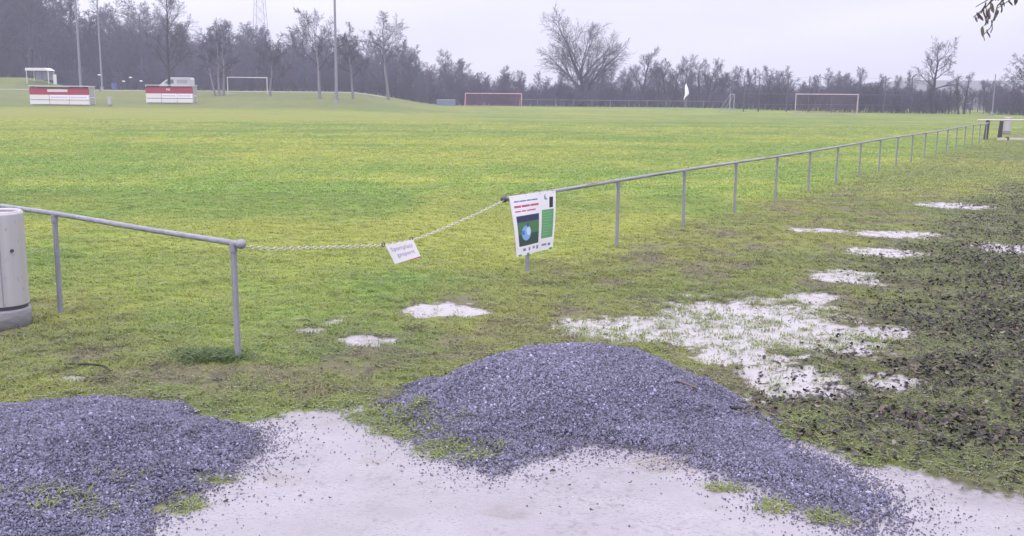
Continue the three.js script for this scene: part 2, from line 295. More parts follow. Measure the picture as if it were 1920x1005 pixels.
{
  const kinds = [tuft(12, 0.045, 0.06, 0.007), tuft(12, 0.035, 0.065, 0.008), tuft(10, 0.06, 0.05, 0.006)];
  const wide = [tuft(16, 0.06, 0.16, 0.016), tuft(14, 0.05, 0.17, 0.018)];
  const L = [[], [], []], W = [[], []];
  const half = d => d * 0.56 + 3.5;
  const bands = [[4.2, 9, 1100, 0], [9, 14, 800, 0], [14, 22, 420, 0], [22, 34, 110, 1], [34, 55, 34, 1], [55, 80, 10, 1]];
  for (const [d0, d1, dens, k] of bands) {
    const n = Math.round((d1 - d0) * (half(d0) + half(d1)) * dens);
    for (let i = 0; i < n; i++) {
      const d = lerp(d0, d1, rnd()); const w = half(d1); const x = rr(-w, w), z = -d; if (Math.abs(x) > half(d)) continue;
      const gr = grassy(x, z), hA = heapA(x, z), hB = heapB(x, z), onHeap = Math.max(hA, hB);
      if (onHeap > 0 && gr < 0.35) continue;
      const s = soil(x, z, false); let den = Math.max(s[4], gr * 0.5); if (onHeap > 0) den = gr * 0.4;
      const clump = vn(x * 2.6, z * 2.6); den *= 0.45 + 0.9 * sm(0.25, 0.7, clump);
      if (rnd() > den) continue;
      let r = s[0], g = s[1], b = s[2];
      if (gr > 0.35 || onHeap > 0 || s[3] < 0.9) { r = 0.115; g = 0.15; b = 0.035; }
      const v = rr(1.15, 1.75), straw = rnd() < 0.16 ? 0.6 : 0;
      const S = (k ? rr(0.8, 1.3) : rr(0.6, 1.25)) * (gr > 0.35 ? 0.95 : 1);
      const a = [x, ground(x, z) + Math.max(0, onHeap) - 0.003, z, 0, rr(0, 6.28), 0, S, S * rr(0.5, 1.05), S, lerp(r * v * (k ? 1.35 : 1.1), 0.28, straw), lerp(g * v * (k ? 1.37 : 1.12), 0.26, straw), lerp(b * v * (k ? 1.2 : 1), 0.09, straw)];
      (k ? W[i % 2] : L[i % 3]).push(a);
    }
  }
  // a thick green cushion by the end post
  for (let i = 0; i < 220; i++) { const x = -2.5 + 0.34 * (rnd() + rnd() - 1), z = -8.1 + 0.2 * (rnd() + rnd() - 1); L[i % 3].push([x, 0, z, 0, rr(0, 6.28), 0, 1.2, 1.5, 1.2, 0.07 * rr(0.8, 1.3), 0.14 * rr(0.8, 1.3), 0.02]); }
  const G = new THREE.Group(); G.name = 'grass'; scene.add(G); info(G, 'short green and straw coloured winter turf covering the pitch and verge', 'grass', null, 'stuff');
  L.forEach((l, i) => instances('blades', kinds[i], grassMat, l, G)); W.forEach((l, i) => instances('blades', wide[i], grassMat, l, G));
}
{ // fallen leaves under the tree on the right
  const mk = c => { const g = new THREE.PlaneGeometry(1, 0.62, 2, 2), p = g.attributes.position; for (let i = 0; i < p.count; i++) { const x = p.getX(i), y = p.getY(i); const q = 1 - 1.5 * x * x; p.setXYZ(i, x, c * (x * x + y * y) * 2 - 0.06, y * q); } g.computeVertexNormals(); return g; };
  const kinds = [mk(0.35), mk(-0.3), mk(0.6)], L = [[], [], []];
  const put = (x, z, i, sc) => {
    const t = rnd(), v = rr(0.6, 1.5); const c = t < 0.74 ? [0.02 * v, 0.017 * v, 0.018 * v] : t < 0.95 ? [0.075 * v, 0.055 * v, 0.045 * v] : [0.15 * v, 0.13 * v, 0.11 * v];
    const s = rr(0.022, 0.055) * sc; L[i % 3].push([x, ground(x, z) + rr(0.012, 0.03), z, rr(-0.5, 0.5), rr(0, 6.28), rr(-0.5, 0.5), s, s, s, ...c]);
  };
  let n = 0;
  for (let i = 0; i < 120000; i++) {
    const d = 4.6 + 22 * Math.pow(rnd(), 1.3), x = rr(1.4, d * 0.56 + 3.5), z = -d, k = litterness(x, z);
    if (k <= 0 || pathness(x, z) > 0.4 || heapB(x, z) > 0 || rnd() > 0.8 * k * k * (0.25 + 0.9 * sm(0.35, 0.65, fbm(x * 2.4, z * 2.4, 3))) * (d > 14 ? 0.8 : 1)) continue;
    put(x, z, n++, 1);
  }
  for (let i = 0; i < 6000; i++) { const d = rr(5, 16), x = rr(-d * 0.5, d * 0.5), z = -d; if (pitchSide(x, z) < 0.3 && heapA(x, z) < 0 && heapB(x, z) < 0 && rnd() < (pathness(x, z) > 0.5 ? 0.12 : 0.4)) put(x, z, n++, rr(0.35, 0.7)); }
  const G = new THREE.Group(); G.name = 'fallen_leaves'; scene.add(G); info(G, 'dark rotting leaves strewn over the muddy verge on the right', 'leaves', null, 'stuff');
  L.forEach((l, i) => instances('leaves', kinds[i], mat(1, 1, 1, 0.6), l, G));
}

// ------------------------------------------------------------------ railings, chain and notices
const steel = mat(0.25, 0.26, 0.33, 0.45, { metalness: 0.3 }), steelDark = mat(0.05, 0.05, 0.07, 0.5), white = mat(0.62, 0.61, 0.66, 0.55);
{
  const spec = tileNoise(128, 1, (i, j) => 0.55 + 0.35 * LAT[((j & 255) << 8) + (i & 255)] * (0.4 + 0.6 * vn(i / 9, j / 9))); spec.repeat.set(1, 6); steel.roughnessMap = spec; steel.roughness = 1;
  const d = new Uint8Array(128 * 128 * 4);
  for (let j = 0; j < 128; j++) for (let i = 0; i < 128; i++) { const k = 4 * (j * 128 + i), v = 0.72 + 0.28 * fbm(i / 7, j / 22, 4), u = sm(0.66, 0.8, fbm(i / 9 + 50, j / 13, 4)); d[k] = 255 * lerp(v, 0.62, u); d[k + 1] = 255 * lerp(v, 0.5, u); d[k + 2] = 255 * lerp(v, 0.42, u); d[k + 3] = 255; }
  const t = new THREE.DataTexture(d, 128, 128); t.wrapS = t.wrapT = THREE.RepeatWrapping; t.magFilter = THREE.LinearFilter; t.colorSpace = THREE.SRGBColorSpace; t.repeat.set(6, 1); t.needsUpdate = true; steel.map = t; steel.color.setRGB(0.36, 0.37, 0.46);
}
function railing(name, label, pts, postH, parts) {           // pts: [[x,z] ...] of the posts; rail runs past the ends as given
  const g = thing(name, label, 'railing', [pts[0][0], ground(...pts[0]), pts[0][1]]);
  const o = g.position, rel = (x, y, z) => V(x - o.x, y - o.y, z - o.z);
  const postG = new THREE.CylinderGeometry(0.024, 0.026, postH + 0.08, 12).translate(0, (postH - 0.08) / 2, 0);
  const clampG = new THREE.CylinderGeometry(0.034, 0.034, 0.07, 12);
  pts.forEach(([x, z], i) => {
    const p = rel(x, ground(x, z), z), m = part('post', postG, steel, g, p.toArray()); m.rotation.set(rr(-0.012, 0.012), 0, rr(-0.012, 0.012));
    part('clamp', clampG, steel, m, [0, postH - 0.03, 0]);
  });
  const [a, b] = parts.ends; const curve = new THREE.CatmullRomCurve3([a, ...parts.mid, b].map(p => rel(p[0], p[1], p[2])));
  part('rail', new THREE.TubeGeometry(curve, 40, 0.0245, 12), steel, g);
  for (const [p, m] of parts.caps) { const c = part('end_cap', new THREE.SphereGeometry(0.044, 14, 10).scale(1, 0.9, 1), m, g, rel(...p).toArray()); c.rotation.y = 0; }
  return g;
}
{
  const dx = -0.8, dz = -0.6, P = [[-2.24, -8.07], [-4.42, -9.71], [-6.6, -11.35], [-8.8, -13.0]];
  railing('railing', 'short grey pipe railing running from the left edge to the chain', P, 0.955,
    { ends: [[-2.2, 0.955, -8.04], [-8.9, 1.0, -13.08]], mid: [[-3.3, 0.965, -8.87], [-4.42, 0.985, -9.71], [-6.6, 0.98, -11.35]], caps: [[[-2.17, 0.955, -8.02], steel]] });
  const N = 19, Q = Array.from({ length: N }, (_, i) => [0.19 + FD[0] * 2.58 * i, -12.38 + FD[1] * 2.58 * i]);
  const mid = Q.filter((_, i) => i % 2 === 0).map(([x, z], i) => [x, 0.94 + 0.012 * Math.sin(i * 1.9), z]);
  railing('railing', 'long grey pipe railing receding along the pitch to the right', Q, 0.93,
    { ends: [[-0.08, 0.94, -11.92], [Q[N - 1][0] + 0.3, 0.95, Q[N - 1][1] - 0.5]], mid, caps: [[[-0.1, 0.94, -11.89], steelDark]] });
  // far right: pale barrier pole on two dark timber posts, with a pale beam on the ground
  const g = thing('barrier', 'pale wooden barrier pole on two dark posts at the far right', 'barrier', [25.9, 0, -55.6]);
  const timber = mat(0.035, 0.03, 0.028, 0.9), pale = mat(0.5, 0.47, 0.44, 0.8);
  for (const [x, z] of [[-0.55, 0.8], [0.95, -0.8]]) { const m = part('post', [new THREE.CylinderGeometry(0.1, 0.12, 1.08, 9).translate(0, 0.5, 0)], timber, g, [x, 0, z]); m.rotation.z = -0.05; }
  part('pole', tube(V(-0.7, 1.02, 0.0), V(7.5, 1.06, -1.1), 0.05, 0.045), pale, g);
  const b = thing('kerb_beam', 'low pale beam lying in the grass beneath the barrier pole', 'beam', [26, 0, -54.6]);
  part('beam', box(4.6, 0.12, 0.22, 2.2, 0.06, 0), pale, b);
  part('peg', box(0.08, 0.2, 0.3, 0.4, 0.07, 0), timber, b); part('peg', box(0.08, 0.2, 0.3, 3.6, 0.07, 0), timber, b);
}
{ // white plastic chain between the two railings; it sags under the notice
  const ctrl = [[-2.19, 0.925, -8.12], [-2.058, 0.863, -8.396], [-1.863, 0.817, -8.744], [-1.501, 0.738, -9.391], [-1.265, 0.69, -9.812], [-1.012, 0.684, -10.265], [-0.893, 0.7, -10.477], [-0.641, 0.763, -10.927], [-0.368, 0.837, -11.416], [-0.11, 0.925, -11.86]].map(p => V(...p));
  const c = new THREE.CatmullRomCurve3(ctrl), N = Math.floor(c.getLength() / 0.05);
  const g = thing('chain', 'white plastic link chain slung across the gap between the railings', 'chain', ctrl[0].toArray());
  const link = new THREE.TorusGeometry(0.0125, 0.0036, 6, 12).scale(2.0, 1, 1), m = mat(0.5, 0.5, 0.49, 0.5), m2 = mat(0.4, 0.4, 0.43, 0.5);
  for (let i = 0; i < N; i++) {
    const p = c.getPointAt((i + 0.5) / N), t = c.getTangentAt((i + 0.5) / N), o = part('link', link, i % 7 === 3 ? m2 : m, g, p.sub(ctrl[0]).toArray());
    o.quaternion.setFromUnitVectors(V(1, 0, 0), t).multiply(new THREE.Quaternion().setFromAxisAngle(V(1, 0, 0), i % 2 ? 1.35 : -0.2));
  }
}
const canvas = (w, h, fn) => { const c = document.createElement('canvas'); c.width = w; c.height = h; fn(c.getContext('2d')); const t = new THREE.CanvasTexture(c); t.colorSpace = THREE.SRGBColorSpace; t.magFilter = THREE.LinearFilter; return t; };
function quadSheet(c, n, bend) {                              // four corners (top left, top right, bottom right, bottom left), gently wavy
  const [a, b, d, e] = c.map(p => V(...p)), nor = b.clone().sub(a).cross(e.clone().sub(a)).normalize().negate(), pos = [], uv = [], idx = [];
  for (let j = 0; j <= n; j++) for (let i = 0; i <= n; i++) {
    const s = i / n, t = j / n, p = a.clone().lerp(b, s).lerp(e.clone().lerp(d, s), t).addScaledVector(nor, bend(s, t)); pos.push(p.x, p.y, p.z); uv.push(s, 1 - t);
  }
  for (let j = 0; j < n; j++) for (let i = 0; i < n; i++) { const k = j * (n + 1) + i; idx.push(k, k + n + 1, k + 1, k + 1, k + n + 1, k + n + 2); }
  const g = new THREE.BufferGeometry(); g.setAttribute('position', new THREE.Float32BufferAttribute(pos, 3)); g.setAttribute('uv', new THREE.Float32BufferAttribute(uv, 2)); g.setIndex(idx); g.computeVertexNormals(); return g;
}
{ // notice hung on the chain
  const base = [-1.14, 0.485, -10.04], n = [0.873, 0.488];
  const C = [[-1.262, 0.692, -9.81], [-1.03, 0.69, -10.222], [-0.962, 0.492, -10.345], [-1.187, 0.483, -9.95]].map(([x, y, z]) => [x + 0.025 * n[0] - base[0], y - base[1], z + 0.025 * n[1] - base[2]]);
  const g = thing('notice', 'small white notice with two lines of text hanging askew from the chain', 'sign', base);
  const tex = canvas(512, 300, k => {
    k.fillStyle = '#e9e7ee'; k.fillRect(0, 0, 512, 300); k.fillStyle = '#9c93c2'; k.textAlign = 'center'; k.font = 'bold 82px sans-serif'; k.fillText('Sportplatz', 250, 112); k.fillText('gesperrt', 275, 212);
    k.fillStyle = '#a8466a'; k.beginPath(); k.moveTo(40, 300); k.lineTo(512, 282); k.lineTo(512, 300); k.fill();
  });
  part('board', quadSheet(C.map(p => [p[0] - 0.006 * n[0], p[1], p[2] - 0.006 * n[1]]), 4, (s, t) => 0.006 * Math.sin(s * 3)), white, g);
  part('print', quadSheet(C, 4, (s, t) => 0.006 * Math.sin(s * 3)), new THREE.MeshStandardMaterial({ map: tex, roughness: 0.5, side: THREE.DoubleSide }), g);
  for (const p of [C[0], C[1]]) part('cable_tie', new THREE.TorusGeometry(0.022, 0.005, 6, 12).rotateY(1.06), steelDark, g, [p[0] - 0.02, p[1] + 0.006, p[2]]);
}
{ // printed banner on the end of the long railing
  const base = [0.2, 0.21, -12.39], n = [0.857, 0.516], off = 0.045;
  const C = [[-0.083, 0.975, -11.927], [0.508, 0.957, -12.909], [0.484, 0.212, -12.868], [0.0, 0.227, -12.07]].map(([x, y, z]) => [x + off * n[0] - base[0], y - base[1], z + off * n[1] - base[2]]);
  const g = thing('banner', 'white printed banner with photo and green panel hung on the railing end', 'banner', base);
  const tex = canvas(900, 680, k => {
    k.fillStyle = '#e6e4f2'; k.fillRect(0, 0, 900, 680);
    k.fillStyle = '#5d5f94'; for (const [x, w] of [[70, 90], [172, 130], [316, 80], [408, 120]]) k.fillRect(x, 64, w, 14);
    k.fillStyle = '#b84a7a'; for (const [x, w] of [[60, 130], [204, 160], [378, 170]]) k.fillRect(x, 116, w, 24);
    for (const [x, w] of [[64, 110], [190, 90], [300, 180]]) k.fillRect(x, 174, w, 15);
    k.fillStyle = '#6f9aa0'; k.beginPath(); k.ellipse(700, 60, 40, 34, 0, 0, 7); k.fill(); k.fillStyle = '#e6e4f2'; k.beginPath(); k.ellipse(722, 50, 34, 26, 0.4, 0, 7); k.fill();
    k.fillStyle = '#14161c'; k.fillRect(770, 66, 76, 122);
    k.fillStyle = '#23305f'; k.fillRect(70, 232, 480, 340); k.fillStyle = '#47764f'; k.fillRect(70, 300, 480, 150); k.fillStyle = '#2c4640'; k.fillRect(70, 440, 480, 132); k.fillStyle = '#262c5c'; k.fillRect(70, 232, 480, 72);
    k.fillStyle = '#7fa8e6'; k.beginPath(); k.ellipse(250, 430, 108, 84, -0.15, 0, 7); k.fill(); k.fillStyle = '#c3d6f4'; k.beginPath(); k.ellipse(300, 410, 46, 50, 0, 0, 7); k.fill(); k.fillStyle = '#2b3f96'; k.beginPath(); k.ellipse(290, 346, 24, 26, 0, 0, 7); k.fill(); k.fillStyle = '#4a6fc4'; k.fillRect(150, 400, 60, 46);
    k.fillStyle = '#5f9c70'; k.fillRect(612, 205, 250, 330); k.fillStyle = '#7db684'; for (let i = 0; i < 9; i++) k.fillRect(640, 232 + i * 32, 130 + ((i * 53) % 70), 9);
    k.fillStyle = '#7a78a8'; for (const [x, w, h] of [[150, 70, 30], [290, 40, 36], [400, 60, 26], [500, 50, 40], [640, 110, 24], [780, 60, 30]]) k.fillRect(x, 600, w, h);
    k.fillStyle = '#3f8d6d'; for (const x of [40, 240, 820]) k.fillRect(x, 660, 70, 20);
  });
  const bend = (s, t) => 0.022 * Math.sin(s * 5 + 1) * t + 0.015 * Math.sin(t * 3.1);
  part('sheet', quadSheet(C.map(p => [p[0] - 0.004 * n[0], p[1], p[2] - 0.004 * n[1]]), 14, bend), white, g);
  part('print', quadSheet(C, 14, bend), new THREE.MeshStandardMaterial({ map: tex, roughness: 0.45, side: THREE.DoubleSide }), g);
  for (const s of [0.06, 0.35, 0.65, 0.94]) { const p = V(...C[0]).lerp(V(...C[1]), s); part('cable_tie', new THREE.TorusGeometry(0.045, 0.004, 6, 14).rotateY(-0.54), steelDark, g, [p.x - off * n[0], p.y - 0.02, p.z - off * n[1]]); }
}
// ------------------------------------------------------------------ round bins
const binSkin = mat(0.44, 0.43, 0.45, 0.5, { metalness: 0.15 }), concrete = mat(0.26, 0.26, 0.3, 0.95);
{
  const t = canvas(512, 512, k => { k.fillStyle = '#c9c6cc'; k.fillRect(0, 0, 512, 512); for (let i = 0; i < 260; i++) { const v = 150 + rnd() * 80; k.fillStyle = `rgba(${v},${v - 4},${v - 8},${0.02 + rnd() * 0.06})`; k.fillRect(rnd() * 512, rnd() * 300, 2 + rnd() * 26, 60 + rnd() * 460); } for (let i = 0; i < 300; i++) { k.fillStyle = `rgba(90,86,70,${rnd() * 0.25})`; k.fillRect(rnd() * 512, 300 + rnd() * 212, 1 + rnd() * 4, 1 + rnd() * 4); } });
  binSkin.map = t; binSkin.color.setRGB(0.7, 0.7, 0.75);
  const cn = tileNoise(128, 1, (i, j) => 0.4 * LAT[((j & 255) << 8) + (i & 255)] + 0.6 * vn(i / 6, j / 6)); concrete.bumpMap = cn; concrete.bumpScale = 0.006;
}
function makeBin(label, pos, turn) {
  const g = thing('litter_bin', label, 'bin', pos, turn, 'round bins beside the pitch');
  part('base', new THREE.LatheGeometry([[0, -0.05], [0.236, -0.05], [0.24, 0.15], [0.232, 0.17], [0, 0.17]].map(p => new THREE.Vector2(...p)), 40), concrete, g);
  part('gap_ring', new THREE.CylinderGeometry(0.215, 0.215, 0.045, 40, 1, true).translate(0, 0.185, 0), steelDark, g);
  part('shell', new THREE.LatheGeometry([[0.222, 0.205], [0.23, 0.21], [0.23, 1.04], [0.226, 1.055], [0.205, 1.06], [0.2, 1.04], [0, 1.0]].map(p => new THREE.Vector2(...p)), 48), binSkin, g);
  part('lid_rim', new THREE.TorusGeometry(0.205, 0.016, 8, 40).rotateX(Math.PI / 2).translate(0, 1.055, 0), binSkin, g);
  part('seam', box(0.012, 0.8, 0.006, 0, 0.62, 0.231), steel, g).rotation.y = 0.5;
  part('lock', new THREE.CylinderGeometry(0.016, 0.016, 0.02, 12).rotateX(Math.PI / 2).translate(0, 0.72, 0.232), steelDark, g).rotation.y = 0.95;
  return g;
}
makeBin('pale round metal bin on a concrete base, cut off by the left edge', [-4.72, 0, -9.2], 0);
makeBin('pale round bin with a dark base beyond the barrier pole at far right', [30.6, 0, -63.4], 1.2);
makeBin('small distant white bin with dark foot between the two dugouts', [-46.8, elev(-46.8, -119), -119], 0.4);

// ------------------------------------------------------------------ sticks and stones lying about
const barkStick = mat(0.14, 0.115, 0.11, 0.85), barkDark = mat(0.035, 0.03, 0.03, 0.9);
function stick(name, label, pts, r, m, cat = 'stick') {
  const c = new THREE.CatmullRomCurve3(pts.map(p => V(...p))), g = new THREE.TubeGeometry(c, 14, r, 7), p = g.attributes.position;
  for (let i = 0; i < p.count; i++) p.setXYZ(i, p.getX(i) + rr(-0.15, 0.15) * r, p.getY(i) + rr(-0.15, 0.15) * r, p.getZ(i) + rr(-0.15, 0.15) * r);
  g.computeVertexNormals(); const o = part(numbered(name), g, m, scene); return info(o, label, cat);
}
{
  const hb = (x, z) => relief(x, z) + Math.max(0, heapB(x, z));
  stick('stick', 'short brown stick lying on the right slope of the gravel heap', [[1.13, hb(1.13, -6.72) + 0.022, -6.72], [1.2, (hb(1.13, -6.72) + hb(1.28, -6.73)) / 2 + 0.024, -6.727], [1.28, hb(1.28, -6.73) + 0.02, -6.73]], 0.0085, barkStick);
  stick('bark_piece', 'dark piece of bark at the right rim of the gravel heap', [[1.52, hb(1.52, -6.75) + 0.016, -6.75], [1.56, hb(1.56, -6.76) + 0.016, -6.755], [1.6, hb(1.6, -6.77) + 0.012, -6.77]], 0.011, barkDark, 'bark');
  stick('twig', 'bent dark twig lying in the grass below the left railing', [[-3.52, 0.03, -7.74], [-3.36, 0.035, -7.72], [-3.2, 0.035, -7.68], [-3.1, 0.02, -7.58]], 0.009, barkDark, 'twig');
}

// ------------------------------------------------------------------ bare trees
function tubeInto(B, pts, rs, sides) {
  const base = B.pos.length / 3; const n = pts.length;
  for (let i = 0; i < n; i++) {
    const a = pts[Math.max(0, i - 1)], b = pts[Math.min(n - 1, i + 1)]; const t = b.clone().sub(a).normalize();
    const u = Math.abs(t.y) < 0.9 ? V(0, 1, 0).cross(t).normalize() : V(1, 0, 0).cross(t).normalize(), w = t.clone().cross(u);
    for (let k = 0; k < sides; k++) { const f = (k / sides) * 6.28318, c = Math.cos(f) * rs[i], s = Math.sin(f) * rs[i]; B.pos.push(pts[i].x + u.x * c + w.x * s, pts[i].y + u.y * c + w.y * s, pts[i].z + u.z * c + w.z * s); }
  }
  for (let i = 0; i + 1 < n; i++) for (let k = 0; k < sides; k++) { const a = base + i * sides + k, b = base + i * sides + ((k + 1) % sides), c = a + sides, d = b + sides; B.idx.push(a, b, c, b, d, c); }
}
const geoOf = B => { const g = new THREE.BufferGeometry(); g.setAttribute('position', new THREE.Float32BufferAttribute(B.pos, 3)); g.setIndex(B.idx); g.computeVertexNormals(); return g; };
const rvec = () => { const a = rr(0, 6.2832), z = rr(-1, 1), s = Math.sqrt(1 - z * z); return V(Math.cos(a) * s, z, Math.sin(a) * s); };
/* o: trunk length, radius, wobble, up pull, per level: kids, angle, length ratio, first child position */
function grow(o) {
  const T = { pos: [], idx: [] }, C = { pos: [], idx: [] }; const last = o.kids.length;
  function limb(p, d, L, r, lv) {
    const n = lv === 0 ? 9 : lv === 1 ? 6 : lv === 2 ? 4 : lv === last ? 1 : 2, pts = [p.clone()], rs = [lv === 0 ? r * 1.25 : r], end = lv === 0 ? o.taper ?? 0.25 : 0.3;
    let q = p.clone(), e = d.clone(); const dirs = [e.clone()];
    for (let i = 1; i <= n; i++) {
      e.addScaledVector(rvec(), (lv === 0 ? o.wob * 0.5 : o.wob)).add(V(0, lv === 0 ? 0.05 : o.up, 0)).normalize();
      q = q.clone().addScaledVector(e, L / n); pts.push(q); rs.push(Math.max(o.minR, r * lerp(1, end, i / n))); dirs.push(e.clone());
    }
    tubeInto(lv === 0 ? T : C, pts, rs, lv === 0 ? 8 : lv === 1 ? 6 : lv === 2 ? 4 : 3);
    if (lv >= last) return;
    const K = o.kids[lv];
    for (let k = 0; k < K; k++) {
      const t = lerp(o.first[lv], 1, (k + rr(0.1, 0.9)) / K), f = Math.min(n - 1e-4, t * n), i = Math.floor(f), a = pts[i].clone().lerp(pts[i + 1], f - i), dd = dirs[i + 1];
      let side = rvec(); side.addScaledVector(dd, -side.dot(dd)).normalize();
      if (lv === 0) { const az = k * 2.4 + rr(-0.5, 0.5); side = V(Math.cos(az), 0, Math.sin(az)).addScaledVector(dd, -0.1).normalize(); }
      const ang = o.ang[lv] * rr(0.75, 1.25) * (lv === 0 ? 1.15 - 0.45 * t : 1), cd = dd.clone().multiplyScalar(Math.cos(ang)).addScaledVector(side, Math.sin(ang));
      const shape = lv === 0 ? (o.shape ? o.shape(t) : 1.1 - 0.5 * t) : 1.15 - 0.5 * t;
      limb(a, cd, L * o.ratio[lv] * shape * rr(0.8, 1.2), Math.max(o.minR, lerp(rs[i], rs[i + 1], f - i) * o.thick[lv]), lv + 1);
    }
  }
  for (const [x, z, lx, lz, k] of o.stems ?? [[0, 0, 0, 0, 1]]) limb(V(x, -0.25, z), V(lx, 1, lz).normalize(), o.L * k, o.r * k, 0);
  return [geoOf(T), geoOf(C)];
}
const K4 = { kids: [9, 7, 6, 4], ang: [0.85, 0.7, 0.75, 0.8], ratio: [0.55, 0.55, 0.55, 0.55], thick: [0.5, 0.5, 0.5, 0.6], first: [0.3, 0.2, 0.15, 0.1], wob: 0.16, up: 0.015, minR: 0.012 };
const bark = mat(0.026, 0.025, 0.036, 0.95), barkPale = mat(0.08, 0.075, 0.095, 0.95), twigMat = mat(0.035, 0.031, 0.047, 0.95);
const birch = (() => { const t = canvas(128, 512, k => { k.fillStyle = '#a9a6ac'; k.fillRect(0, 0, 128, 512); for (let i = 0; i < 130; i++) { k.fillStyle = `rgba(40,36,42,${rr(0.3, 0.9)})`; k.fillRect(rnd() * 128, rnd() * 512, 8 + rnd() * 40, 1 + rnd() * 6); } }); const m = mat(0.42, 0.4, 0.44, 0.9); m.map = t; return m; })();
function tree(name, label, x, z, opts, m = bark, mt = twigMat, group = 'bare trees round the pitch') {
  seed = opts.seed ?? Math.round(x * 131 + z * 977);
  const [a, b] = grow({ ...K4, ...opts }), g = thing(name, label, 'tree', [x, elev(x, z), z], 0, group);
  part('trunk', a, m, g); part('crown', b, mt, g); return g;
}
tree('bare_tree', 'broad spreading bare tree standing tallest behind the middle of the far touchline', 12.1, -180, { seed: 55, L: 6.8, r: 0.5, taper: 0.45, kids: [13, 9, 7, 5], first: [0.2, 0.2, 0.12, 0.1], ang: [0.72, 0.5, 0.65, 0.8], ratio: [1.1, 0.5, 0.55, 0.5], thick: [0.55, 0.5, 0.5, 0.6], wob: 0.09, up: 0.025, shape: t => 0.95 + 0.15 * t, minR: 0.016 });
tree('bare_tree', 'slender bare tree right of the broad spreading one', 22.2, -178, { L: 8, r: 0.3, ang: [0.5, 0.5, 0.55, 0.6], ratio: [0.5, 0.55, 0.55, 0.5] });
tree('bare_tree', 'many stemmed bare tree right behind the white flag', 32, -172, { L: 6.6, r: 0.22, stems: [[0, 0, 0.05, 0, 1], [0.8, 0.3, 0.2, 0, 0.9], [-0.9, 0, -0.2, 0.1, 0.95], [1.6, 0, 0.35, 0, 0.8]], kids: [7, 6, 5, 3], ang: [0.55, 0.55, 0.6, 0.6] });
tree('bare_tree', 'low bushy bare tree just left of the white flag', 26.2, -176, { L: 6.4, r: 0.22, stems: [[0, 0, -0.1, 0, 1], [0.7, 0, 0.2, 0, 0.95], [-0.8, 0, -0.3, 0, 0.8]], kids: [7, 6, 5, 3], ang: [0.55, 0.55, 0.6, 0.6] });
tree('bare_tree', 'crooked bare tree with a bare tall leader near the right end of the hedge', 57.3, -140, { L: 7.4, r: 0.32, first: [0.42, 0.2, 0.15, 0.1], ang: [1.05, 0.6, 0.75, 0.8], ratio: [0.55, 0.55, 0.55, 0.5], wob: 0.17 });
tree('bare_tree', 'small twin stemmed bare tree right of the crooked one', 59.9, -138, { L: 4.8, r: 0.17, stems: [[0, 0, 0, 0, 1], [0.7, 0, 0.1, 0, 1.05]], kids: [6, 5, 4, 3], ang: [0.5, 0.5, 0.75, 0.8], ratio: [0.35, 0.55, 0.55, 0.5] });
tree('bare_tree', 'wide bare tree cut off by the right edge above the far bin', 55.6, -110, { L: 5.4, r: 0.24, kids: [10, 7, 6, 4], ang: [0.95, 0.65, 0.75, 0.8], ratio: [0.6, 0.55, 0.55, 0.5] });
tree('bare_tree', 'thin pale bare tree behind the far red goal', -1.7, -188, { L: 5.2, r: 0.14, ang: [0.55, 0.55, 0.6, 0.6] }, barkPale);
tree('bare_tree', 'thin upright bare tree behind the small side goal', 37.3, -166, { L: 5.4, r: 0.14, ang: [0.5, 0.5, 0.75, 0.8], ratio: [0.4, 0.55, 0.55, 0.5] }, barkPale);
tree('bare_tree', 'dark straight bare tree rising behind the right hand dugout', -47.5, -142, { L: 13.2, r: 0.24, kids: [16, 7, 6, 4], first: [0.18, 0.2, 0.15, 0.1], ang: [0.6, 0.55, 0.75, 0.8], ratio: [0.32, 0.55, 0.55, 0.5], wob: 0.06, shape: t => 1.25 - 0.8 * t }, mat(0.02, 0.018, 0.022, 0.95), mat(0.04, 0.034, 0.042, 0.95));
tree('bare_tree', 'tall bare tree at the left edge behind the white roofed shelter', -79.6, -170, { L: 15, r: 0.36, kids: [13, 7, 6, 4], ratio: [0.4, 0.55, 0.55, 0.5] });
tree('birch_tree', 'forked birch tree just left of the small white goal', -38.9, -136, { L: 9, r: 0.17, stems: [[0, 0, -0.1, 0, 1], [0.5, 0, 0.14, 0, 0.95], [-0.4, 0.2, -0.2, 0, 0.8]], kids: [9, 6, 5, 3], first: [0.35, 0.2, 0.15, 0.1], ratio: [0.34, 0.55, 0.55, 0.5] }, birch);
tree('birch_tree', 'short birch tree just right of the small white goal', -32.2, -136, { L: 6.6, r: 0.15, ratio: [0.42, 0.55, 0.55, 0.5] }, birch);
tree('birch_tree', 'leaning birch tree with pale lower trunk left of the tall mast', -25, -133, { L: 9, r: 0.22, stems: [[0, 0, -0.14, 0, 1]], kids: [10, 7, 6, 4], first: [0.4, 0.2, 0.15, 0.1], ang: [0.7, 0.6, 0.75, 0.8], ratio: [0.5, 0.55, 0.55, 0.5], wob: 0.15 }, birch);
tree('birch_tree', 'birch tree standing just right of the tall mast', -20.8, -133, { L: 7.8, r: 0.17, first: [0.35, 0.2, 0.15, 0.1], ratio: [0.42, 0.55, 0.55, 0.5] }, birch);
tree('birch_tree', 'spreading birch tree farthest right on the grassy bank', -17.3, -142, { L: 9.6, r: 0.22, first: [0.45, 0.2, 0.15, 0.1], ang: [0.8, 0.6, 0.75, 0.8], ratio: [0.46, 0.55, 0.55, 0.5] }, birch);

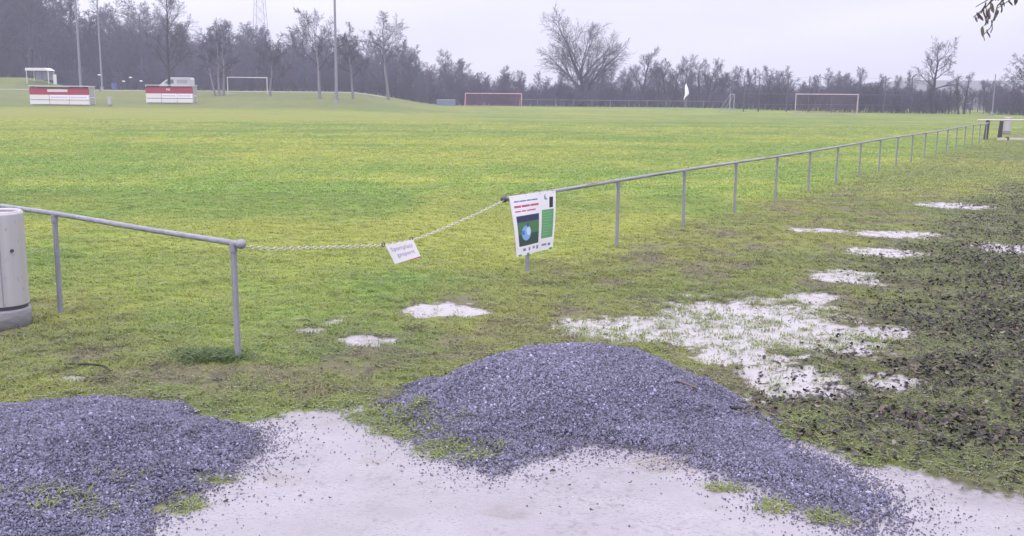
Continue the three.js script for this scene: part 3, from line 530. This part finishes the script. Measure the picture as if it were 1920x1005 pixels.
// ------------------------------------------------------------------ the wood and the hedges
{
  seed = 4711;
  const variants = [
    { L: 10, r: 0.16, kids: [16, 6, 5, 3], first: [0.15, 0.15, 0.1, 0.1], ang: [0.6, 0.5, 0.75, 0.8], ratio: [0.3, 0.55, 0.55, 0.5], minR: 0.018 },
    { L: 10, r: 0.2, kids: [12, 7, 6, 3], first: [0.3, 0.15, 0.1, 0.1], ang: [0.7, 0.6, 0.75, 0.8], ratio: [0.38, 0.55, 0.55, 0.5], minR: 0.018 },
    { L: 10, r: 0.15, kids: [14, 6, 6, 3], first: [0.2, 0.15, 0.1, 0.1], ang: [0.5, 0.55, 0.75, 0.8], ratio: [0.34, 0.55, 0.55, 0.5], minR: 0.018 },
    { L: 10, r: 0.18, stems: [[0, 0, -0.1, 0, 1], [0.5, 0, 0.15, 0.1, 0.9]], kids: [10, 6, 5, 3], first: [0.2, 0.15, 0.1, 0.1], ang: [0.6, 0.6, 0.75, 0.8], ratio: [0.36, 0.55, 0.55, 0.5], minR: 0.018 },
  ].map(o => { const [a, b] = grow({ ...K4, ...o }); return mergeGeometries([a, b]); });
  const shrubs = [0, 1, 2].map(k => { const st = []; for (let i = 0; i < 7; i++) st.push([rr(-1.3, 1.3), rr(-0.6, 0.6), rr(-0.4, 0.4), rr(-0.3, 0.3), rr(0.6, 1)]); const [a, b] = grow({ ...K4, L: 3, r: 0.05, stems: st, kids: [7, 5, 4], first: [0.1, 0.1, 0.1], ang: [0.55, 0.75, 0.8], ratio: [0.5, 0.5, 0.5], thick: [0.6, 0.6, 0.6], minR: 0.014 }); return mergeGeometries([a, b]); });
  // height of the wood's skyline above the eye, as a slope, by bearing (x over distance)
  const SKY = [[-0.62, 0.13], [-0.505, 0.125], [-0.474, 0.115], [-0.453, 0.092], [-0.4, 0.08], [-0.368, 0.08], [-0.326, 0.068], [-0.295, 0.066], [-0.268, 0.06], [-0.21, 0.055], [-0.168, 0.057], [-0.137, 0.051], [-0.105, 0.044], [-0.084, 0.04], [-0.063, 0.035], [-0.032, 0.029], [-0.005, 0.024], [0.02, 0.020], [0.037, 0.020], [0.116, 0.026], [0.147, 0.031], [0.18, 0.033], [0.21, 0.026], [0.232, 0.022], [0.258, 0.025], [0.295, 0.023], [0.337, 0.026], [0.363, 0.025], [0.39, 0.022], [0.42, 0.019], [0.442, 0.017], [0.49, 0.019], [0.6, 0.025]];
  const skyline = u => { let i = 0; while (i < SKY.length - 2 && SKY[i + 1][0] < u) i++; const [a, b] = [SKY[i], SKY[i + 1]]; return lerp(a[1], b[1], Math.max(0, Math.min(1, (u - a[0]) / (b[0] - a[0])))); };
  const DEPTH = [[-0.6, 178], [0.14, 180], [0.2, 174], [0.26, 156], [0.34, 146], [0.48, 140], [0.6, 132]];
  const depthAt = u => { let i = 0; while (i < DEPTH.length - 2 && DEPTH[i + 1][0] < u) i++; const [a, b] = [DEPTH[i], DEPTH[i + 1]]; return lerp(a[1], b[1], Math.max(0, Math.min(1, (u - a[0]) / (b[0] - a[0])))); };
  const T = variants.map(() => []), S = shrubs.map(() => []);
  let c = 0; const tint = () => { const v = rr(0.6, 1.6), w = rr(-0.15, 0.15); return [(1 + w) * v, v, (1 - w * 0.3) * v]; };
  for (let row = 0; row < 6; row++) {
    
    for (let u = -0.6; u < 0.6; ) {
      const left = 1 - sm(-0.12, 0.02, u), d = depthAt(u) + row * 11 + rr(-4, 4), x = u * d, z = -d;
      const H = Math.max(1.5, skyline(u) * d + EYE - elev(x, z)) * (rnd() < 0.2 ? rr(1.0, 1.25) : rr(0.55, 0.95)) * (row === 0 && left > 0.5 ? 0.85 : 1), s = H / 12.4;
      if (row < 2 || left > 0.3 || (row < 4 && rnd() < 0.5)) T[c % 4].push([x, elev(x, z), z, 0, rr(0, 6.28), 0, s * rr(1, 1.5), s, s * rr(1, 1.5), ...tint()]); c++;
      u += lerp(0.0105, 0.013, left) * rr(0.6, 1.4);
    }
  }
  for (let row = 0; row < 3; row++) for (let u = -0.6; u < 0.6; u += 0.0075 * rr(0.7, 1.3)) {
    const left = 1 - sm(-0.12, 0.02, u), d = depthAt(u) - 3 + row * 7 + rr(-3, 3), x = u * d, z = -d;
    if (u > 0.425 && u < 0.47 && rnd() < 0.8) continue;
    const s = rr(0.7, 1.25) * (u > 0.3 ? 0.9 : 1.05); S[c++ % 3].push([x, elev(x, z), z, 0, rr(0, 6.28), 0, s, s * rr(0.8, 1.2), s, ...tint()]);
  }
  const G = new THREE.Group(); G.name = 'woodland'; scene.add(G); info(G, 'dense bare winter wood and hedge massed behind the far side of the pitch', 'wood', null, 'stuff');
  const wm = mat(0.058, 0.05, 0.082, 0.95);
  T.forEach((l, i) => instances('wood_trees', variants[i], wm, l, G)); S.forEach((l, i) => instances('shrubs', shrubs[i], wm, l, G));
  
}

// ------------------------------------------------------------------ the overhanging tree on the right
{
  const g = tree('overhanging_tree', 'tree at the right whose leafy drooping twigs hang into the top corner', 6.9, -8.6, { L: 7, r: 0.17, kids: [9, 6, 5, 3], first: [0.42, 0.2, 0.15, 0.1], ratio: [0.4, 0.55, 0.55, 0.5], minR: 0.006 }, mat(0.09, 0.075, 0.065, 0.95), mat(0.07, 0.055, 0.05, 0.95), null);
  const o = g.position, rel = p => p.clone().sub(o), B = { pos: [], idx: [] };
  const main = [V(6.9, 4.0, -8.6), V(5.6, 4.0, -7.8), V(4.3, 3.5, -6.9), V(3.3, 2.98, -6.3), V(2.76, 2.74, -6.0)];
  const cv = new THREE.CatmullRomCurve3(main), P = cv.getPoints(20); tubeInto(B, P.map(rel), P.map((_, i) => lerp(0.05, 0.006, i / 20)), 6);
  const spots = [];
  const twigs = [[0.72, [-0.75, -0.3, 0.25]], [0.78, [-0.7, -0.05, 0.2]], [0.86, [-0.5, -0.28, 0.15]], [0.92, [-0.35, -0.2, -0.1]], [0.97, [-0.2, -0.26, 0.12]], [1, [-0.1, -0.16, 0.05]], [0.65, [-0.6, 0.1, 0.3]], [0.8, [0.1, -0.3, 0.4]], [0.6, [-0.3, -0.3, 0.5]], [0.84, [-0.78, -0.16, 0.1]], [0.88, [-0.62, -0.1, -0.05]], [0.9, [-0.5, -0.04, 0.2]], [0.95, [-0.3, -0.12, 0.1]]];
  for (const [t, d] of twigs) {
    const a = cv.getPointAt(t), L = V(...d), q = [a]; for (let i = 1; i <= 5; i++) q.push(a.clone().addScaledVector(L, i / 5).add(V(rr(-0.02, 0.02), -0.04 * (i / 5) ** 2 + rr(-0.015, 0.015), rr(-0.02, 0.02))));
    tubeInto(B, q.map(rel), q.map((_, i) => lerp(0.006, 0.0022, i / 5)), 4);
    for (let k = 0; k < 7; k++) { const f = rr(0.15, 1) * 4.99, i = Math.floor(f); spots.push(q[i].clone().lerp(q[i + 1], f - i)); }
  }
  part('drooping_branch', geoOf(B), mat(0.06, 0.05, 0.045, 0.9), g);
  const lg = new THREE.PlaneGeometry(0.028, 0.085, 2, 4), p = lg.attributes.position;
  for (let i = 0; i < p.count; i++) { const y = p.getY(i) / 0.085, x = p.getX(i); p.setXYZ(i, x * Math.sqrt(Math.max(0.02, 1 - 4 * y * y)), p.getY(i) - 0.042, 0.012 * Math.sin(y * 4) + Math.abs(x) * 0.6); }
  lg.computeVertexNormals();
  const lm = [mat(0.07, 0.06, 0.06, 0.8), mat(0.11, 0.1, 0.06, 0.8)];
  spots.forEach((s, i) => { const m = part('leaf', lg, lm[i % 2], g, rel(s).toArray()); m.rotation.set(rr(-0.5, 0.5), rr(0, 6.28), rr(-0.5, 0.5)); const k = rr(0.45, 0.85); m.scale.set(k, k, k); });
}

// ------------------------------------------------------------------ things across the pitch
const pipeWhite = mat(0.55, 0.54, 0.58, 0.5), red = mat(0.42, 0.03, 0.07, 0.6), crimson = mat(0.3, 0.012, 0.05, 0.6), netMat = mat(0.4, 0.3, 0.36, 0.9);
function goal(name, label, x, z, turn, w, h, dep, frame, net, step, netPale) {
  const g = thing(name, label, 'goal', [x, elev(x, z), z], turn, 'football goals'), r = 0.065;
  for (const s of [-1, 1]) part('goalpost', tube(V(s * w / 2, -0.05, 0), V(s * w / 2, h, 0), r), frame, g);
  part('crossbar', tube(V(-w / 2 - r, h, 0), V(w / 2 + r, h, 0), r), frame, g);
  for (const s of [-1, 1]) { part('side_brace', tube(V(s * w / 2, h, 0), V(s * w / 2, 0.03, -dep), 0.03), frame, g); part('ground_bar', tube(V(s * w / 2, 0.03, 0), V(s * w / 2, 0.03, -dep), 0.03), frame, g); }
  part('rear_bar', tube(V(-w / 2, 0.03, -dep), V(w / 2, 0.03, -dep), 0.03), frame, g);
  if (net) {
    const q = []; const n = Math.round(w / step), k = Math.round(h / step) + 2;
    for (let i = 0; i <= n; i++) { const X = lerp(-w / 2, w / 2, i / n); q.push(tube(V(X, h, 0), V(X, 0.03, -dep), net, net, 3)); }
    for (let j = 1; j <= k; j++) { const t = j / k; q.push(tube(V(-w / 2, h * (1 - t), -dep * t), V(w / 2, h * (1 - t), -dep * t), net, net, 3)); for (const s of [-1, 1]) q.push(tube(V(s * w / 2, h * (1 - t), 0), V(s * w / 2, h * (1 - t), -dep * t), net, net, 3)); }
    part('net', q, netPale, g, null, 'stuff');
  }
  return g;
}
goal('football_goal', 'wide red netted goal on the far touchline left of the spreading tree', -3.2, -165, 0.14, 9.1, 2.05, 1.9, mat(0.55, 0.3, 0.36, 0.6), 0.014, 0.34, mat(0.32, 0.1, 0.16, 0.9));
goal('football_goal', 'large goal with pale frame and dull red net at the right end of the pitch', 39, -128, -0.25, 7.4, 2.5, 2.0, mat(0.42, 0.33, 0.38, 0.6), 0.011, 0.32, mat(0.26, 0.15, 0.2, 0.9));
goal('football_goal', 'small white goal frame without net among the birches on the bank', -36.2, -140, 0.25, 5.2, 2.2, 1.3, pipeWhite, 0);
goal('football_goal', 'narrow looking white goal turned sideways behind the right part of the pitch', 29.8, -140, 1.25, 5, 2.35, 1.4, mat(0.3, 0.3, 0.35, 0.6), 0);

function dugout(label, x, z, w, h, plate) {
  const g = thing('dugout', label, 'dugout', [x, elev(x, z), z], 0, 'team dugouts'), d = 1.5;
  const grey = mat(0.5, 0.5, 0.53, 0.6), glass = new THREE.MeshPhysicalMaterial({ color: new THREE.Color().setRGB(0.7, 0.72, 0.75), roughness: 0.1, transmission: 0.6, thickness: 0, side: THREE.DoubleSide });
  part('back_wall', box(w - 0.1, h - 0.12, 0.06, 0, (h - 0.12) / 2, -d), crimson, g);
  part('roof', box(w + 0.12, 0.09, d + 0.5, 0.05, h, -d / 2 + 0.1), grey, g);
  part('fascia', box(w + 0.1, h * 0.34, 0.05, 0, h * 0.72, 0.08), crimson, g);
  for (const s of [-1, 1]) {
    part('side_frame', [box(0.08, h, 0.08, s * w / 2, h / 2, 0.05), box(0.08, h, 0.08, s * w / 2, h / 2, -d), box(0.07, 0.07, d, s * w / 2, 0.9, -d / 2), box(0.07, 0.07, d, s * w / 2, h - 0.1, -d / 2)], pipeWhite, g);
    part('side_pane', box(0.02, h - 0.2, d - 0.1, s * w / 2, h / 2, -d / 2), glass, g);
  }
  const front = canvas(512, 128, k => { k.fillStyle = '#dcdaea'; k.fillRect(0, 0, 512, 128); k.fillStyle = '#8d8fc0'; for (let i = 0; i < 7; i++) k.fillRect(40 + i * 62, 52, 44, 26); });
  const fm = new THREE.MeshStandardMaterial({ map: front, roughness: 0.5, side: THREE.DoubleSide });
  for (let i = 0; i < 3; i++) { const pw = w / 3; part('front_board', box(pw - 0.05, h * 0.25, 0.05, -w / 2 + pw * (i + 0.5), h * 0.415, 0.12), i ? fm : white, g); part('front_board', box(pw - 0.05, h * 0.22, 0.05, -w / 2 + pw * (i + 0.5), h * 0.15, 0.15), white, g); }
  part('bench', [box(w - 0.3, 0.06, 0.4, 0, 0.45, -d + 0.35), box(0.06, 0.45, 0.35, -w / 3, 0.22, -d + 0.35), box(0.06, 0.45, 0.35, w / 3, 0.22, -d + 0.35)], grey, g);
  if (plate === 'board') part('name_board', box(w * 0.34, h * 0.14, 0.03, -0.2, h * 0.76, 0.125), pipeWhite, g);
  else { const t = canvas(256, 128, k => { k.fillStyle = '#8c1c4a'; k.fillRect(0, 0, 256, 128); k.fillStyle = '#f0e8f0'; k.font = 'bold 120px sans-serif'; k.textAlign = 'center'; k.fillText('FC', 128, 108); }); part('lettering', new THREE.PlaneGeometry(w * 0.17, h * 0.18).translate(-0.1, h * 0.76, 0.112), new THREE.MeshStandardMaterial({ map: t, roughness: 0.5, side: THREE.DoubleSide }), g); }
  return g;
}
dugout('longer red and white dugout at the far left with a white name board', -53, -120, 6.9, 2.2, 'board');
dugout('shorter red and white dugout right of the longer one, with white lettering', -41.5, -124, 5.6, 2.15, 'letters');

function mast(name, label, x, z, h, r, heads) {
  const g = thing(name, label, 'mast', [x, elev(x, z), z], 0, 'tall masts behind the pitch');
  part('pole', new THREE.CylinderGeometry(r * 0.55, r, h, 12).translate(0, h / 2, 0), mat(0.2, 0.2, 0.26, 0.5, { metalness: 0.3 }), g);
  part('foot', new THREE.CylinderGeometry(r * 1.7, r * 1.8, 0.5, 12).translate(0, 0.2, 0), concrete, g);
  if (heads) { part('cross_arm', box(2.4, 0.12, 0.12, 0, h - 0.2, 0), steelDark, g); for (const s of [-0.9, -0.3, 0.3, 0.9]) part('lamp_head', box(0.45, 0.4, 0.3, s, h + 0.1, 0.2), steelDark, g).rotation.x = 0.12; }
}
mast('floodlight_mast', 'thick grey mast rising out of the picture among the birches', -21.7, -126, 16, 0.2, true);
mast('floodlight_mast', 'grey mast rising out of the picture beside the longer dugout', -61, -145, 17, 0.19, true);
mast('floodlight_mast', 'thinner mast right of the one beside the longer dugout', -60.8, -152, 17, 0.14, true);
mast('pole', 'thin dark pole standing alone near the right edge beyond the field', 60.7, -130, 5.2, 0.09, false);

{ // ball stop fence behind the right goal
  const g = thing('ball_stop_fence', 'tall ball stop fence of slim posts behind the right hand goal', 'fence', [33, 0, -140]);
  const xs = [-1.6, 0.3, 4.1, 7.2, 10.5, 14.2, 17.6, 21];
  xs.forEach((x, i) => part('post', new THREE.CylinderGeometry(0.06, 0.075, 5, 8).translate(0, 2.4, 0), barkPale, g, [x, 0.15, 3 * Math.sin(i) * 0.2]));
  for (const y of [1.2, 2.6, 4.8]) part('wire', tube(V(-1.6, y, 0), V(21, y, 0), 0.012, 0.012, 5), steel, g);
}
{ // far touchline railing
  const g = thing('railing', 'pale pipe railing along the far touchline behind the spreading tree', 'railing', [2, elev(2, -172), -172]);
  part('rail', tube(V(-1, 1.1, 0), V(38, 1.1, 6), 0.03), steel, g);
  for (let i = 0; i <= 13; i++) part('post', new THREE.CylinderGeometry(0.04, 0.04, 1.2, 8).translate(0, 0.5, 0), steel, g, [-1 + i * 3, 0, i * 6 / 13]);
}
{ // limp white flag
  const g = thing('flag', 'limp white flag on a thin pole in front of the hedge', 'flag', [27.4, elev(27.4, -163), -163]);
  part('pole', new THREE.CylinderGeometry(0.03, 0.045, 5.2, 10).translate(0, 2.5, 0), steel, g);
  const pr = [], N = 14; const gcl = new THREE.CylinderGeometry(1, 1, 2.7, 14, N, true), p = gcl.attributes.position;
  for (let i = 0; i < p.count; i++) { const y = p.getY(i) / 2.7 + 0.5, a = Math.atan2(p.getZ(i), p.getX(i)); const r = (0.05 + 0.24 * Math.sin(Math.min(1, (1 - y) * 1.1) * 2.7)) * (1 + 0.35 * Math.sin(a * 4 + y * 3)); p.setXYZ(i, Math.cos(a) * r - 0.3 * sm(0.35, 0, y) + 0.1 * Math.sin(y * 5), p.getY(i) + (y < 0.08 ? -0.25 * Math.cos(a + 2.8) : 0), Math.sin(a) * r * 0.7); }
  gcl.scale(0.85, 0.85, 0.85); gcl.computeVertexNormals(); part('cloth', gcl, mat(0.85, 0.85, 0.9, 0.8), g, [0, 2.7, 0]);
}
{ // shelter with white roof on the slope
  const g = thing('shelter', 'small open shelter with white roof and glazed back on the left slope', 'shelter', [-72.3, elev(-72.3, -158) - 0.1, -158]);
  const gl = new THREE.MeshPhysicalMaterial({ color: new THREE.Color().setRGB(0.4, 0.45, 0.55), roughness: 0.15, transmission: 0.4, thickness: 0, side: THREE.DoubleSide });
  const rs = new THREE.Shape(); rs.moveTo(-2.1, 2.0); rs.lineTo(-2.0, 2.4); rs.lineTo(0.9, 2.4); rs.lineTo(1.6, 2.0); rs.closePath();
  part('roof', new THREE.ExtrudeGeometry(rs, { depth: 2.2, bevelEnabled: false }).translate(0, 0, -1.1), mat(0.6, 0.59, 0.63, 0.5), g);
  for (const [x, z] of [[-1.9, 1], [-1.7, -1], [1.4, 1], [1.4, -1]]) part('post', box(0.1, 2.05, 0.1, x, 1, z), pipeWhite, g);
  for (const x of [-1.0, 0.0, 1.0]) part('pane', box(0.9, 1.3, 0.03, x, 1.25, -1), gl, g);
  part('side_panel', box(0.5, 1.5, 0.06, 2.2, 0.7, 0.6), pipeWhite, g);
}
{ // white van behind the right dugout
  const g = thing('van', 'white van parked on the track behind the shorter dugout', 'van', [-47.9, elev(-48, -146.5) - 0.05, -146.5], 0);
  const s = new THREE.Shape(); s.moveTo(-2.2, 0.35); s.lineTo(-2.25, 0.8); s.lineTo(-1.95, 1.05); s.lineTo(-1.0, 1.75); s.lineTo(-0.6, 1.92); s.lineTo(2.1, 1.92); s.lineTo(2.2, 1.7); s.lineTo(2.2, 0.35); s.closePath();
  part('body', new THREE.ExtrudeGeometry(s, { depth: 1.6, bevelEnabled: true, bevelSize: 0.06, bevelThickness: 0.08, bevelSegments: 3 }).translate(0, 0, -0.8), mat(0.5, 0.5, 0.56, 0.35), g);
  const dk = mat(0.12, 0.12, 0.16, 0.15);
  for (const z of [0.885, -0.885]) { const w = new THREE.Shape(); w.moveTo(-1.55, 1.12); w.lineTo(-0.85, 1.66); w.lineTo(-0.2, 1.72); w.lineTo(-0.2, 1.12); w.closePath(); part('side_window', new THREE.ExtrudeGeometry(w, { depth: 0.02, bevelEnabled: false }).translate(0, 0, z - 0.01), dk, g); part('side_window', box(1.5, 0.5, 0.02, 1.0, 1.42, z), mat(0.35, 0.35, 0.45, 0.2), g); }
  part('windscreen', box(0.03, 1.05, 1.4, 0, 0, 0).rotateZ(-0.92).translate(-1.53, 1.42, 0), dk, g);
  for (const x of [-1.4, 1.4]) for (const z of [0.8, -0.8]) { const w = part('wheel', new THREE.CylinderGeometry(0.34, 0.34, 0.22, 20).rotateX(Math.PI / 2), steelDark, g, [x, 0.34, z]); part('rim', new THREE.CylinderGeometry(0.2, 0.2, 0.24, 14).rotateX(Math.PI / 2), white, w); }
  for (const z of [0.6, -0.6]) part('headlight', box(0.05, 0.16, 0.3, -2.3, 0.78, z), pipeWhite, g);
}
[[-57.5, -143, 2.25, 'left of the others'], [-57.2, -151, 1.3, 'second from the left'], [-55.6, -149.5, 1.85, 'third from the left'], [-53.9, -149, 1.35, 'nearest the shorter dugout']].forEach(([x, z, h, w]) => {
  const g = thing('path_lamp', `small white headed lamp post by the track, ${w}`, 'lamp post', [x, elev(x, z), z], 0, 'small lamps by the track');
  part('post', new THREE.CylinderGeometry(0.04, 0.05, h, 8).translate(0, h / 2, 0), steelDark, g); part('head', new THREE.SphereGeometry(0.24, 12, 8).scale(1, 0.5, 1).translate(0, h, 0), pipeWhite, g);
});
{ const g = thing('blue_box', 'small blue box beside the track between the dugouts', 'box', [-59.4, elev(-59.4, -149.5), -153]); part('body', new THREE.CylinderGeometry(0.4, 0.34, 1.0, 12).translate(0, 0.5, 0), mat(0.08, 0.09, 0.3, 0.6), g); part('lid', new THREE.CylinderGeometry(0.43, 0.43, 0.08, 12).translate(0, 1.04, 0), mat(0.06, 0.07, 0.25, 0.6), g); }
{ const x = -11, z = -168, g = thing('bench_cabin', 'low grey blue box with pale edge left of the far red goal', 'box', [x, elev(x, z), z]); part('body', box(3, 0.9, 1.1, 0, 0.45, 0), mat(0.14, 0.16, 0.26, 0.7), g); part('lid', box(3.1, 0.1, 1.2, 0, 0.95, 0), mat(0.3, 0.33, 0.45, 0.6), g); }
{ // lattice pylon far beyond the wood
  const x = -122, z = -500, g = thing('pylon', 'faint lattice power pylon rising above the wood', 'pylon', [x, elev(x, z) - 6, z]), H = 62, m = mat(0.2, 0.2, 0.24, 0.7);
  const w = y => lerp(4, 0.7, Math.min(1, y / 50)), q = [];
  for (const [a, b] of [[1, 1], [1, -1], [-1, 1], [-1, -1]]) part('leg', tube(V(a * 4, 0, b * 4), V(a * 0.7, H, b * 0.7), 0.16, 0.12, 5), m, g);
  for (let y = 4; y < H - 5; y += 5) for (const s of [-1, 1]) { part('brace', tube(V(-w(y), y, s * w(y)), V(w(y + 5), y + 5, s * w(y + 5)), 0.08, 0.08, 4), m, g); part('brace', tube(V(w(y), y, s * w(y)), V(-w(y + 5), y + 5, s * w(y + 5)), 0.08, 0.08, 4), m, g); }
  for (const y of [40, 48, 56]) part('cross_arm', [tube(V(-8, y, 0), V(8, y, 0), 0.14, 0.14, 5), tube(V(-8, y, 0), V(0, y + 2.5, 0), 0.08, 0.08, 4), tube(V(8, y, 0), V(0, y + 2.5, 0), 0.08, 0.08, 4)], m, g);
}

renderer.render(scene, camera);
